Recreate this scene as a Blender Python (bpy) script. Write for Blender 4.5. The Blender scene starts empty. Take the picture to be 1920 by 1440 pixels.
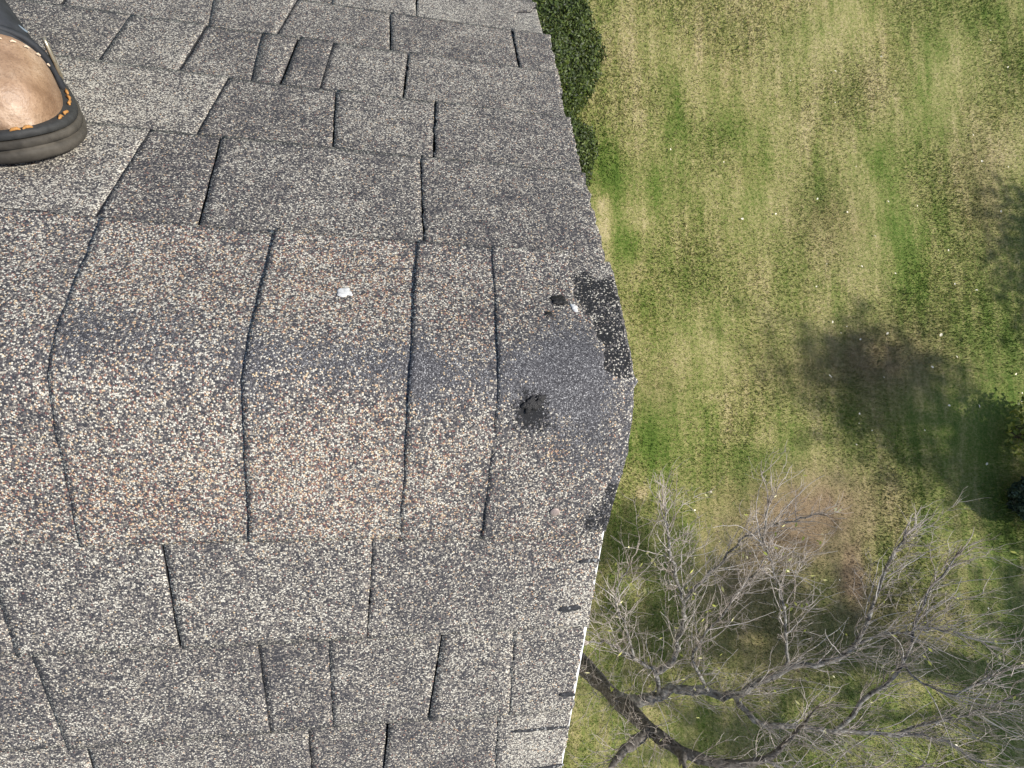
import bpy, bmesh, math, random
import numpy as np
from mathutils import Vector, Matrix, noise as mnoise

random.seed(7); rng = np.random.default_rng(7)
scene = bpy.context.scene
col = scene.collection

# ------------------------------------------------------------------ camera
cam_d = bpy.data.cameras.new('camera'); cam = bpy.data.objects.new('camera', cam_d); col.objects.link(cam)
cam_d.sensor_width = 36.0; cam_d.lens = 1057.7 / 1920 * 36
cam_d.clip_start = 0.02; cam_d.clip_end = 2000
M3 = Matrix(((0.98245055, -0.03074572, -0.18397178), (0.00487566, 0.99021713, -0.13944984), (0.1864595, 0.13610559, 0.97298927)))
cam.matrix_world = Matrix.Translation((-0.2196, -0.0803, 0.5084)) @ M3.to_4x4()
scene.camera = cam
# ------------------------------------------------------------------ sky, sun, exposure
SUN = Vector((0.66, -0.155, 0.73)).normalized()
world = bpy.data.worlds.new('World'); scene.world = world; world.use_nodes = True
wn = world.node_tree.nodes; wl = world.node_tree.links
sky = wn.new('ShaderNodeTexSky'); sky.sky_type = 'NISHITA'; sky.sun_disc = False
sky.sun_elevation = math.asin(SUN.z); sky.sun_rotation = math.atan2(SUN.x, SUN.y)
wl.new(sky.outputs[0], wn['Background'].inputs[0]); wn['Background'].inputs[1].default_value = 0.13
sun_d = bpy.data.lights.new('sun', 'SUN'); sun_d.energy = 5.0; sun_d.angle = math.radians(0.55); sun_d.color = (1.0, 0.95, 0.87)
sun = bpy.data.objects.new('sun', sun_d); col.objects.link(sun)
sun.rotation_euler = SUN.to_track_quat('Z', 'Y').to_euler()
vs = scene.view_settings; vs.view_transform = 'Standard'; vs.look = 'None'; vs.gamma = 1.0; vs.exposure = 0.55; vs.use_curve_mapping = False

# ------------------------------------------------------------------ helpers
def new_obj(name, me, mats=(), parent=None):
    o = bpy.data.objects.new(name, me); col.objects.link(o)
    if me is not None:
        for m in mats:
            if m.name not in [x.name for x in me.materials]: me.materials.append(m)
    if parent: o.parent = parent
    return o
def tag(o, label=None, cat=None, group=None, kind=None):
    if label: o['label'] = label
    if cat: o['category'] = cat
    if group: o['group'] = group
    if kind: o['kind'] = kind
    return o
def empty(name, loc=(0, 0, 0)):
    o = bpy.data.objects.new(name, None); col.objects.link(o); o.location = loc; o.empty_display_size = 0.05; return o
def mesh_np(name, V, F, smooth=False):
    me = bpy.data.meshes.new(name)
    V = np.asarray(V, np.float32); F = np.asarray(F, np.int32)
    me.vertices.add(len(V)); me.vertices.foreach_set('co', V.ravel())
    n = F.shape[1]
    me.loops.add(F.size); me.loops.foreach_set('vertex_index', F.ravel())
    me.polygons.add(len(F)); me.polygons.foreach_set('loop_start', np.arange(0, F.size, n, dtype=np.int32))
    me.polygons.foreach_set('loop_total', np.full(len(F), n, np.int32))
    if smooth: me.polygons.foreach_set('use_smooth', np.ones(len(F), bool))
    me.update(calc_edges=True); me.validate(); return me
def vattr(me, name, arr):
    a = me.attributes.new(name, 'FLOAT', 'POINT'); a.data.foreach_set('value', np.asarray(arr, np.float32).ravel())
def nz(x, y, sc, seed=0.0):
    return mnoise.noise(Vector((x * sc + seed, y * sc - seed * 1.7, seed)))

class NT:
    def __init__(s, name):
        s.m = bpy.data.materials.new(name); s.m.use_nodes = True; s.t = s.m.node_tree; s.b = s.t.nodes['Principled BSDF']
    def n(s, typ, **kw):
        nd = s.t.nodes.new(typ)
        for k, v in kw.items(): setattr(nd, k, v)
        return nd
    def l(s, a, b): s.t.links.new(a, b)
    def math(s, op, a, b=None, c=None, clamp=False):
        nd = s.n('ShaderNodeMath', operation=op, use_clamp=clamp)
        for i, v in enumerate((a, b, c)):
            if v is None: continue
            if isinstance(v, (int, float)): nd.inputs[i].default_value = v
            else: s.l(v, nd.inputs[i])
        return nd.outputs[0]
    def mix(s, f, a, b, blend='MIX'):
        nd = s.n('ShaderNodeMix', data_type='RGBA', blend_type=blend)
        for i, v in ((0, f), (6, a), (7, b)):
            if isinstance(v, (int, float)): nd.inputs[i].default_value = v
            elif isinstance(v, tuple): nd.inputs[i].default_value = (*v, 1)
            else: s.l(v, nd.inputs[i])
        return nd.outputs[2]
    def ramp(s, f, stops, const=False):
        nd = s.n('ShaderNodeValToRGB'); cr = nd.color_ramp; cr.interpolation = 'CONSTANT' if const else 'LINEAR'
        while len(cr.elements) < len(stops): cr.elements.new(0.5)
        for e, (p, c) in zip(cr.elements, stops): e.position = p; e.color = (*c, 1)
        s.l(f, nd.inputs[0]); return nd.outputs[0]
    def noise(s, vec, scale, detail=2, rough=0.5):
        nd = s.n('ShaderNodeTexNoise'); nd.inputs['Scale'].default_value = scale; nd.inputs['Detail'].default_value = detail
        nd.inputs['Roughness'].default_value = rough; s.l(vec, nd.inputs['Vector']); return nd.outputs[0]
    def attr(s, name):
        nd = s.n('ShaderNodeAttribute'); nd.attribute_name = name; return nd.outputs['Fac']
    def bump(s, h, strength, dist):
        nd = s.n('ShaderNodeBump'); nd.inputs['Strength'].default_value = strength; nd.inputs['Distance'].default_value = dist
        s.l(h, nd.inputs['Height']); s.l(nd.outputs[0], s.b.inputs['Normal'])

def simple(name, rgb, rough=0.8, var=0.25, scale=60, bump=0.2, bd=0.001, metallic=0.0, spec=0.3):
    t = NT(name); tc = t.n('ShaderNodeTexCoord').outputs['Object']
    nf = t.noise(tc, scale, 5, 0.6)
    d = tuple(c * (1 - var) for c in rgb); u = tuple(min(1, c * (1 + var)) for c in rgb)
    t.l(t.ramp(nf, [(0.3, d), (0.7, u)]), t.b.inputs['Base Color'])
    t.b.inputs['Roughness'].default_value = rough; t.b.inputs['Metallic'].default_value = metallic
    t.b.inputs['Specular IOR Level'].default_value = spec
    t.bump(nf, bump, bd); return t.m

# ---- asphalt shingle granules: colour comes from the random mix of coated stone granules
def granule_material():
    t = NT('shingle_granules'); tc = t.n('ShaderNodeTexCoord').outputs['Object']
    light, warm, wear, tar = (t.attr(k) for k in ('light', 'warm', 'wear', 'tar'))
    def vor(scale, vec=tc):
        v = t.n('ShaderNodeTexVoronoi'); v.inputs['Scale'].default_value = scale; t.l(vec, v.inputs['Vector']); return v
    warp = t.n('ShaderNodeVectorMath', operation='ADD'); nn = t.n('ShaderNodeTexNoise'); nn.inputs['Scale'].default_value = 650
    t.l(tc, nn.inputs['Vector']); sc = t.n('ShaderNodeVectorMath', operation='SCALE'); t.l(nn.outputs[1], sc.inputs[0]); sc.inputs[3].default_value = 0.0013
    t.l(tc, warp.inputs[0]); t.l(sc.outputs[0], warp.inputs[1])
    v = vor(700, warp.outputs[0]); sep = t.n('ShaderNodeSeparateColor'); t.l(v.outputs['Color'], sep.inputs[0])
    r, g, b = sep.outputs
    blot = t.math('SUBTRACT', t.noise(tc, 24, 3, 0.6), 0.5); blot2 = t.math('SUBTRACT', t.noise(tc, 70, 2, 0.5), 0.5)
    rr = t.math('ADD', t.math('ADD', r, light), 0.03); rr = t.math('ADD', rr, t.math('MULTIPLY', blot, 0.52)); rr = t.math('ADD', rr, t.math('MULTIPLY', blot2, 0.35), clamp=True)
    base = t.ramp(rr, [(0, (0.028, 0.027, 0.031)), (0.20, (0.050, 0.048, 0.052)), (0.38, (0.105, 0.094, 0.091)), (0.56, (0.190, 0.168, 0.146)), (0.72, (0.325, 0.290, 0.236)), (0.88, (0.53, 0.495, 0.415))], True)
    wcol = t.ramp(b, [(0, (0.17, 0.080, 0.068)), (0.3, (0.29, 0.165, 0.12)), (0.5, (0.42, 0.27, 0.165)), (0.75, (0.52, 0.40, 0.25))], True)
    wthr = t.math('ADD', warm, t.math('MULTIPLY', t.noise(tc, 38, 2, 0.5), 0.10))
    wthr = t.math('SUBTRACT', wthr, 0.05)
    iswarm = t.math('LESS_THAN', g, t.math('ADD', wthr, 0.03)); notdark = t.math('GREATER_THAN', rr, 0.42)
    c = t.mix(t.math('MULTIPLY', iswarm, notdark), base, wcol)
    gap = t.math('SMOOTH_MIN', v.outputs['Distance'], 1.0, 0.0)
    mr = t.n('ShaderNodeMapRange'); mr.interpolation_type = 'SMOOTHSTEP'; mr.inputs[1].default_value = 0.38; mr.inputs[2].default_value = 0.72
    t.l(v.outputs['Distance'], mr.inputs[0])
    c = t.mix(t.math('MULTIPLY', mr.outputs[0], 0.75), c, (0.024, 0.024, 0.028))
    # bare asphalt with fine mineral dust where granules are gone
    vf = vor(1300); sf = t.n('ShaderNodeSeparateColor'); t.l(vf.outputs['Color'], sf.inputs[0])
    dust = t.ramp(sf.outputs[0], [(0, (0.026, 0.025, 0.028)), (0.42, (0.062, 0.060, 0.064)), (0.72, (0.13, 0.127, 0.13)), (0.93, (0.34, 0.33, 0.32))], True)
    gone = t.math('LESS_THAN', t.math('ADD', t.math('MULTIPLY', b, 0.75), t.math('MULTIPLY', t.noise(tc, 45, 3, 0.6), 0.5)), t.math('ADD', wear, 0.0))
    c = t.mix(gone, c, dust)
    tarred = t.math('LESS_THAN', t.math('ADD', t.math('MULTIPLY', g, 0.8), t.math('MULTIPLY', t.noise(tc, 90, 2, 0.5), 0.3)), tar)
    fine = t.ramp(sf.outputs[1], [(0, (0.006, 0.006, 0.007)), (0.75, (0.010, 0.010, 0.012)), (0.94, (0.06, 0.06, 0.06))], True)
    c = t.mix(tarred, c, fine)
    t.l(c, t.b.inputs['Base Color'])
    t.b.inputs['Roughness'].default_value = 0.82; t.b.inputs['Specular IOR Level'].default_value = 0.35
    h = t.math('MULTIPLY', t.math('SUBTRACT', 1.0, v.outputs['Distance']), t.math('SUBTRACT', 1.0, t.math('MULTIPLY', t.math('MAXIMUM', gone, tarred), 0.8)))
    h = t.math('ADD', h, t.math('MULTIPLY', r, 0.35))
    t.bump(h, 0.6, 0.0008)
    return t.m
GRAN = granule_material()
CUT = simple('cut_asphalt_edge', (0.022, 0.021, 0.022), 0.9, 0.4, 400, 0.5)
FIBRE = simple('frayed_fibreglass_edge', (0.34, 0.34, 0.345), 0.9, 0.5, 500, 0.6)
WHITE = simple('white_trim_paint', (0.74, 0.75, 0.76), 0.45, 0.06, 40, 0.05)
DECKM = simple('roof_felt', (0.03, 0.03, 0.032), 0.95, 0.3, 80, 0.3)

# ------------------------------------------------------------------ the roof surface
TH = 0.5077; CT, ST = math.cos(TH), math.sin(TH); RR = 0.038
GZ = -5.5                                       # lawn level under the ridge
def roof_pt(x, s, h):
    q = math.sqrt(s * s + RR * RR); k = s / q
    n = Vector((0, k * ST, CT)).normalized()
    return Vector((x, s * CT, -q * ST + RR * ST * 0.45 - 0.013)) + n * h
def lerp(a, b, t): return a + (b - a) * t
def poly(pts):
    pts = sorted(pts)
    xs = [p[0] for p in pts]; ys = [p[1] for p in pts]
    return lambda v: float(np.interp(v, xs, ys))

# weathering, in roof coordinates (x along the ridge, s down the slope, + for the far slope)
LIGHT = [ # x, s, rx, rs, amount
    (-0.022, -0.235, .022, .03, .26), (-0.030, -0.285, .030, .016, .24), (-0.045, -0.43, .04, .03, .18), (-0.045, -0.492, .042, .03, .34), (-0.05, -0.56, .045, .025, .3),
    (-0.30, -0.11, .07, .05, .17), (-0.42, -0.08, .07, .05, .10), (-0.30, 0.12, .06, .04, .12), (-0.47, 0.10, .06, .05, .08),
    (-0.62, 0.40, .10, .07, .13), (-0.60, 0.24, .08, .06, .12), (-0.53, 0.52, .06, .05, .15), (-0.30, 0.41, .05, .05, .06), (-0.28, 0.56, .05, .04, .08),
    (-0.11, 0.72, .05, .04, .12), (-0.20, 0.82, .07, .05, .10), (-0.18, -0.11, .03, .05, .06), (-0.09, -0.12, .04, .04, .06), (-0.10, -0.27, .05, .04, .10),
    (-0.33, 0.26, .06, .05, .05), (-0.24, -0.34, .06, .04, .02), (-0.40, 0.78, .1, .06, .09), (-0.5, -0.40, .1, .07, .04)]
WARM = [(-0.30, -0.11, .08, .06, .14), (-0.45, -0.13, .07, .04, .20), (-0.28, 0.11, .06, .05, .14), (-0.44, 0.10, .08, .06, .08), (-0.55, -0.10, .06, .06, .12),
    (-0.17, 0.06, .04, .06, .06), (-0.06, -0.185, .05, .025, .16), (-0.20, -0.10, .04, .06, .06), (-0.49, 0.24, .05, .05, .03), (-0.072, -0.072, .008, .008, .9), (-0.078, 0.074, .007, .006, .5)]
WEAR = [(-0.09, 0.00, .055, .055, .55), (-0.055, 0.03, .03, .05, .55), (-0.04, -0.05, .03, .07, .50), (-0.30, 0.02, .09, .03, .28), (-0.45, 0.035, .06, .03, .30),
    (-0.19, 0.00, .035, .03, .42), (-0.26, 0.0, .06, .022, .3), (-0.34, -0.05, .02, .05, .2), (-0.49, 0.0, .015, .10, .25), (-0.352, 0.0, .012, .06, .3), (-0.205, -0.03, .012, .06, .35), (-0.21, 0.05, .012, .06, .2),
    (-0.02, -0.21, .02, .07, .10), (-0.30, 0.014, .30, .016, .14), (-0.10, 0.0, .07, .03, .33), (-0.45, 0.045, .10, .03, .16), (-0.25, 0.03, .06, .03, .16), (-0.40, -0.01, .07, .02, .25), (-0.62, 0.02, .1, .03, .2)]
TAR = [(-0.103, -0.026, .016, .017, .95), (-0.097, -0.042, .020, .012, .5), (-0.067, 0.094, .0065, .007, 1.6), (-0.024, -0.156, .010, .016, .75), (-0.014, -0.13, .009, .012, .6), (-0.078, 0.074, .006, .006, .5)]
def blobs(lst, x, s, hard=False):
    v = 0.0
    for (cx, cs, rx, rs, a) in lst:
        d = ((x - cx) / rx) ** 2 + ((s - cs) / rs) ** 2
        if d < 6: v += a * math.exp(-d * 0.9)
    return v

def slab(name, parent, xl, xr, s0, s1, hb, t, step=0.008, light=0.0, warm=0.0, wear=0.0, tar=0.0, warp=0.0008, edge=None, rake_fibre=False, seed=0.0, jag=0.0008, dent=None, warpf=None):
    """a shingle lying on the roof: x from xl(s) to xr(s), s from s0 to s1, underside at hb(x, s), thickness t"""
    ns = max(2, int(abs(s1 - s0) / step)); nx = max(2, int(abs(xr(s0) - xl(s0)) / step))
    V = []; A = []
    for layer in (0, 1):
        for i in range(ns + 1):
            s = lerp(s0, s1, i / ns)
            for j in range(nx + 1):
                a, b = xl(s), xr(s)
                u = j / nx
                x = lerp(a, b, u)
                ss = s
                if j in (0, nx): x += jag * nz(s, x, 160, seed + 3)
                if i in (0, ns): ss += jag * nz(x, s, 130, seed + 5)
                h = hb(x, s) + warp * (nz(x, s, 9, seed) + 0.5 * nz(x, s, 28, seed + 1))
                if warpf: h += warpf(x, s)
                if layer:
                    h += t
                    if dent: h += dent(x, s)
                V.append(roof_pt(x, ss, h))
                A.append((light + blobs(LIGHT, x, s), warm + blobs(WARM, x, s), wear + blobs(WEAR, x, s), tar + blobs(TAR, x, s)))
    W = nx + 1; N = W * (ns + 1)
    flip = s1 < s0
    F = []; mi = []
    def q(a, b, c, d, m):
        F.append((a, b, c, d)[::-1] if flip else (a, b, c, d)); mi.append(m)
    for i in range(ns):
        for j in range(nx):
            a = i * W + j
            q(N + a, N + a + 1, N + a + 1 + W, N + a + W, 0)
            q(a, a + W, a + 1 + W, a + 1, 1)
    em = 1
    for j in range(nx):
        q(j, j + 1, N + j + 1, N + j, em); k = ns * W + j
        q(k + 1, k, N + k, N + k + 1, em)
    for i in range(ns):
        k = i * W
        q(k + W, k, N + k, N + k + W, em); k += nx
        q(k, k + W, N + k + W, N + k, 2 if rake_fibre else em)
    me = mesh_np(name, [tuple(v) for v in V], F)
    for m in (GRAN, CUT, FIBRE): me.materials.append(m)
    me.polygons.foreach_set('material_index', np.array(mi, np.int32))
    sm = np.array([m == 0 for m in mi]); me.polygons.foreach_set('use_smooth', sm)
    A = np.array(A)
    for k, nm in enumerate(('light', 'warm', 'wear', 'tar')): vattr(me, nm, A[:, k])
    o = new_obj(name, me, (), parent); return o

house = empty('house', (0, 0, 0))
tag(house, 'house with weathered grey brown asphalt shingle gable roof and capped ridge', 'house')
EAVE = 4.6; XB = -10.0
def boxmesh(name, lo, hi, mat, parent):
    x0, y0, z0 = lo; x1, y1, z1 = hi
    V = [(x0, y0, z0), (x1, y0, z0), (x1, y1, z0), (x0, y1, z0), (x0, y0, z1), (x1, y0, z1), (x1, y1, z1), (x0, y1, z1)]
    F = [(0, 3, 2, 1), (4, 5, 6, 7), (0, 1, 5, 4), (1, 2, 6, 5), (2, 3, 7, 6), (3, 0, 4, 7)]
    return new_obj(name, mesh_np(name, V, F), (mat,), parent)
def strip(name, parent, mat, x0, x1, s0, s1, h0, h1):
    V = [roof_pt(x, s, h) for h in (h0, h1) for s in (s0, s1) for x in (x0, x1)]
    F = [(0, 2, 3, 1), (4, 5, 7, 6), (0, 1, 5, 4), (1, 3, 7, 5), (3, 2, 6, 7), (2, 0, 4, 6)]
    if s1 < s0: F = [f[::-1] for f in F]
    return new_obj(name, mesh_np(name, [tuple(v) for v in V], F), (mat,), parent)

slopes = {}
for sg in (1, -1):
    d = strip('roof_slope', house, DECKM, XB, -0.012, sg * 0.002, sg * EAVE, -0.020, -0.003)
    slopes[sg] = d
    tag(d, 'far slope of the roof beyond the ridge' if sg > 0 else 'near slope of the roof below the ridge')
    strip('rake_board', house, WHITE, -0.030, -0.006, sg * 0.004, sg * EAVE, -0.20, -0.021)
    strip('drip_edge', house, WHITE, -0.040, 0.0030, sg * 0.004, sg * EAVE, -0.0195, -0.0022)
    lip = strip('drip_edge_lip', house, WHITE, 0.0014, 0.0030, sg * 0.004, sg * EAVE, -0.045, -0.0196)

# courses: list of (butt s, [(x_left_top, x_left_butt, raised, gap, light, warm) ...], right end)
E_ = 0.143
def build_course(sg, k, sprev, sk, bounds, xend, seed, step):
    head = sprev - (0.055 if k else 0.10)
    if k == 0: head = max(head, 0.05)
    L = sk - head
    hb = lambda x, s: 0.0080 * max(0.0, (abs(s) - head) / L) + (0.002 if k == 0 else 0)
    n = len(bounds)
    for i, (xt, xb, raised, gap, li, wa) in enumerate(bounds):
        if i + 1 < n: nxt = (bounds[i + 1][0] - bounds[i + 1][3], bounds[i + 1][1] - bounds[i + 1][3])
        else: nxt = xend if isinstance(xend, tuple) else (xend, xend)
        if callable(nxt[0]): xr = lambda s, f=nxt[0]: f(abs(s))
        else: xr = lambda s, a=nxt[0], b=nxt[1], z=(i + 1 == n): lerp(a, b, (abs(s) - sprev) / (sk - sprev)) + (0.0030 * nz(s, 3.3, 38, seed) + -0.003 + 0.004 * max(0, (abs(s) - sk + .03) / .03) * (1 if k % 2 else .3) if z else 0)
        xl = lambda s, a=xt, b=xb: lerp(a, b, (abs(s) - sprev) / (sk - sprev)) - 0.0011 * (0.5 + nz(s, a, 26, 4))
        last = i + 1 == n
        slab('shingle', slopes[sg], xl, xr, sg * head, sg * sk, hb, (0.0030, 0.0046, 0.0056)[raised], step=0.005 if last else step, light=li * 1.5 + random.uniform(-.045, .035),
             warm=wa - .03, rake_fibre=last and not callable(nxt[0]), seed=seed + i * 1.37, warp=0.0010, wear=0.04, jag=0.0034 if last else 0.0009)

up = [
 (0.330, [(-0.80, -0.80, 1, 0, .06, .02), (-0.660, -0.668, 1, .002, .08, .02), (-0.525, -0.514, 0, .0005, -.06, .06), (-0.428, -0.438, 1, .003, .01, .03), (-0.204, -0.210, 2, .0022, -.03, .05)], 0.002),
 (0.474, [(-0.86, -0.86, 0, 0, .04, .02), (-0.70, -0.70, 1, .001, .08, .02), (-0.472, -0.460, 0, .0005, -.05, .05), (-0.315, -0.324, 1, .0025, .02, .04), (-0.193, -0.1905, 2, .003, -.01, .04)], 0.004),
 (0.615, [(-0.83, -0.83, 1, 0, .0, .02), (-0.618, -0.616, 1, .001, .03, .02), (-0.524, -0.517, 0, .001, -.05, .07), (-0.434, -0.441, 1, .0012, -.04, .06), (-0.396, -0.389, 2, .004, -.05, .06), (-0.348, -0.342, 0, .0005, .02, .03), (-0.235, -0.230, 1, .003, .0, .05)], 0.004),
 (0.755, [(-0.88, -0.88, 1, 0, .0, .02), (-0.71, -0.71, 0, .001, .02, .04), (-0.517, -0.533, 1, .001, .0, .04), (-0.426, -0.411, 0, .0005, -.04, .06), (-0.258, -0.264, 1, .0025, -.02, .06), (-0.055, -0.058, 2, .003, -.05, .07)], 0.010),
 (0.897, [(-0.92, -0.92, 0, 0, .0, .02), (-0.67, -0.67, 1, .001, .04, .02), (-0.48, -0.47, 0, .001, -.02, .04), (-0.36, -0.36, 1, .001, .02, .03), (-0.220, -0.224, 2, .0025, .03, .02)], None),
]
lo = [
 (0.294, [(-0.90, -0.90, 1, 0, .0, .03), (-0.70, -0.70, 0, .001, .0, .03), (-0.581, -0.574, 2, .0018, .02, .02), (-0.436, -0.431, 2, .0022, .02, .03), (-0.247, -0.252, 1, .0006, .01, .04)], -0.006),
 (0.424, [(-0.84, -0.84, 1, 0, .0, .03), (-0.66, -0.66, 0, .001, -.03, .05), (-0.568, -0.553, 2, .0018, .0, .02), (-0.362, -0.355, 1, .0006, -.03, .03), (-0.292, -0.288, 1, .0007, .0, .02), (-0.171, -0.182, 2, .0022, .0, .03), (-0.092, -0.087, 2, .0005, .03, .03)], -0.0075),
 (0.562, [(-0.88, -0.88, 0, 0, .0, .03), (-0.70, -0.70, 1, .001, .0, .03), (-0.539, -0.530, 2, .0016, .0, .02), (-0.316, -0.312, 0, .0008, -.02, .03), (-0.227, -0.233, 2, .0022, -.03, .05), (-0.099, -0.092, 2, .0012, .03, .02)], -0.006),
]
def rnd_course(sg, k):
    xs = [-1.05 + random.uniform(-.1, .1)]
    while xs[-1] < -0.16: xs.append(xs[-1] + random.uniform(0.07, 0.22))
    xs = [x for x in xs if x < -0.06]
    return [(x, x + random.uniform(-.008, .008), (i + k) % 2 + (random.random() < .3), random.choice((.0006, .001, .0025)), random.uniform(-.05, .05), random.uniform(.01, .06)) for i, x in enumerate(xs)]
notch = poly([(0.60, 0.004), (0.745, -0.010), (0.752, -0.040), (0.80, -0.050), (0.845, -0.040), (0.852, -0.012), (0.897, 0.003)])
for sg, table, first in ((1, up, 0.160), (-1, lo, 0.170)):
    sp = first; k = 0
    for sk, b, xe in table:
        end = (notch, notch) if xe is None else xe
        build_course(sg, k, sp, sk, b, end, 11.3 * k + (40 if sg < 0 else 0), 0.008); sp = sk; k += 1
    while sp < 1.75:
        build_course(sg, k, sp, sp + 0.141, rnd_course(sg, k), random.uniform(-.005, .006), 11.3 * k + (40 if sg < 0 else 0), 0.02); sp += 0.141; k += 1
    # the rest of the field, out of the photograph: courses joined into one part
    V = []; F = []; 
    for (x0, x1, sa, sb) in ((XB, -1.10, 0.05, EAVE), (-1.12, 0.0, sp - 0.03, EAVE)):
        s = sa
        while s < sb - 0.02:
            e = min(s + 0.141, sb); b0 = len(V)
            for (x, ss, h) in ((x0, s, .003), (x1, s, .003), (x1, e, .012), (x0, e, .012), (x1, e, .001), (x0, e, .001)): V.append(tuple(roof_pt(x, sg * ss, h)))
            for f in ((b0, b0 + 1, b0 + 2, b0 + 3), (b0 + 3, b0 + 2, b0 + 4, b0 + 5)): F.append(f if sg > 0 else f[::-1])
            s = e
    me = mesh_np('shingle_field', V, F)
    for nm in ('light', 'warm', 'wear', 'tar'): vattr(me, nm, np.full(len(V), 0.03 if nm == 'warm' else 0.0))
    tag(new_obj('shingle_field', me, (GRAN,), slopes[sg]), 'rows of shingles running on toward the eave', kind='stuff')

# pale starter shingle showing where the course above is broken off at the rake
slab('starter_shingle', slopes[1], lambda s: -0.075, lambda s: -0.0005, 0.735, 0.875, lambda x, s: 0.0076, 0.0016, step=0.005, light=.22, wear=.30, warm=-.05, rake_fibre=True, seed=77)
# sealant dashes on the near slope along the rake
def dash(xa, xb, s, sb, w, h):
    n = 14; V = []; F = []
    for i in range(n + 1):
        u = i / n; x = lerp(xa, xb, u); sc = lerp(s, sb, u) + 0.0012 * nz(x, s, 90, 4)
        ww = w * (0.5 + 0.5 * math.sin(math.pi * min(1, u * 6, (1 - u) * 6) / 2)) * (1 + 0.5 * nz(x, s, 120, 9))
        for (ds, dh) in ((-ww, 0), (-ww * .5, .0012), (ww * .5, .0012), (ww, 0)): V.append(tuple(roof_pt(x, -(sc + ds), h(x, sc) + dh)))
    for i in range(n):
        for j in range(3): a = i * 4 + j; F.append((a, a + 1, a + 5, a + 4))
    me = mesh_np('sealant_strip', V, F); return me
SEAL = None
def seal_material():
    t = NT('asphalt_sealant'); tc = t.n('ShaderNodeTexCoord').outputs['Object']
    v = t.n('ShaderNodeTexVoronoi'); v.inputs['Scale'].default_value = 420; t.l(tc, v.inputs[0]); sp = t.n('ShaderNodeSeparateColor'); t.l(v.outputs['Color'], sp.inputs[0])
    t.l(t.ramp(sp.outputs[0], [(0, (.012, .012, .014)), (.6, (.03, .03, .033)), (.86, (.22, .22, .21))], True), t.b.inputs['Base Color']); t.b.inputs['Roughness'].default_value = .8
    t.bump(v.outputs['Distance'], .5, .001); return t.m
SEAL = seal_material()
def top0(k, sprev, sk, tt):
    head = sprev - (0.055 if k else 0.10); head = max(head, .05) if k == 0 else head
    return lambda x, s: 0.0080 * (s - head) / (sk - head) + (0.002 if k == 0 else 0) + tt + 0.0004
for (a, b, s, sb, w, k) in ((-0.030, -0.0075, .205, .204, .0022, 0), (-0.045, -0.021, .267, .266, .0040, 0), (-0.028, -0.009, .398, .399, .0032, 1), (-0.080, -0.0085, .458, .457, .0022, 2), (-0.072, -0.007, .527, .521, .0034, 2)):
    rows = [(.170, .294, .0046), (.294, .424, .0056), (.424, .562, .0056)][k]
    new_obj('sealant_strip', dash(a, b, s, sb, w, top0(k, *rows)), (SEAL,), slopes[-1])

# ---- ridge caps, each laid over the one to its left
W_ = 0.166
caps = [-1.090, -0.945, -0.799, -0.653, -0.508, -0.358, -0.217, -0.1355]
tear = poly([(0.17, -0.046), (0.12, -0.047), (0.098, -0.044), (0.077, -0.039), (0.05, -0.032), (0.035, -0.026), (0.012, -0.028), (0.004, -0.016), (-0.007, -0.010), (-0.044, -0.009), (-0.075, -0.013), (-0.092, -0.010), (-0.13, -0.017), (-0.150, -0.030), (-0.17, -0.027)])
rake = poly([(0.17, 0.003), (0.146, 0.005), (0.1, 0.003), (0.05, 0.002), (0.008, 0.002), (0.001, 0.0075), (-0.006, 0.002), (-0.08, 0.003), (-0.12, -0.002), (-0.17, -0.006)])
tr = lambda s: tear(s) + 0.0060 * nz(s, 1, 45, 2) + 0.0034 * nz(s, 1, 130, 5) + 0.0018 * nz(s, 1, 330, 6)
rk = lambda s: rake(s) + 0.0010 * nz(s, 1, 150, 8)
# end cap underneath, exposed where the last cap is torn off
def under(x, s): return 0.0066
oc = slab('ridge_cap', house, lambda s: -0.095, rk, W_ - .002, -W_ - .002, under, 0.0035, step=0.0035, light=-.02, warm=0.0, wear=0.25, tar=0.0, rake_fibre=True, seed=5, jag=.0006)
me = oc.data; A = np.zeros(len(me.vertices)); B = np.zeros(len(me.vertices)); Lg = np.zeros(len(me.vertices))
for i, v in enumerate(me.vertices):
    s = v.co.y / CT; A[i] = 0.70 + .35 * nz(v.co.x, s, 70, 9) if (0.004 < s < 0.140 + .022 * nz(v.co.x, s, 55, 3)) else 0.05; B[i] = 0.0 if s > 0.004 else 0.62; Lg[i] = 0.10 if s > 0 else 0.0
    if -0.17 < s < -0.115: A[i] = 0.7
    if v.co.x > rk(s) - 0.0026 and s > -.1: A[i] = 0.15; B[i] = .75
me.attributes['tar'].data.foreach_set('value', A.astype(np.float32)); me.attributes['wear'].data.foreach_set('value', B.astype(np.float32)); me.attributes['light'].data.foreach_set('value', Lg.astype(np.float32))
tag(oc, 'dark older end cap exposed at the torn gable end')
cap_objs = []
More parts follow.
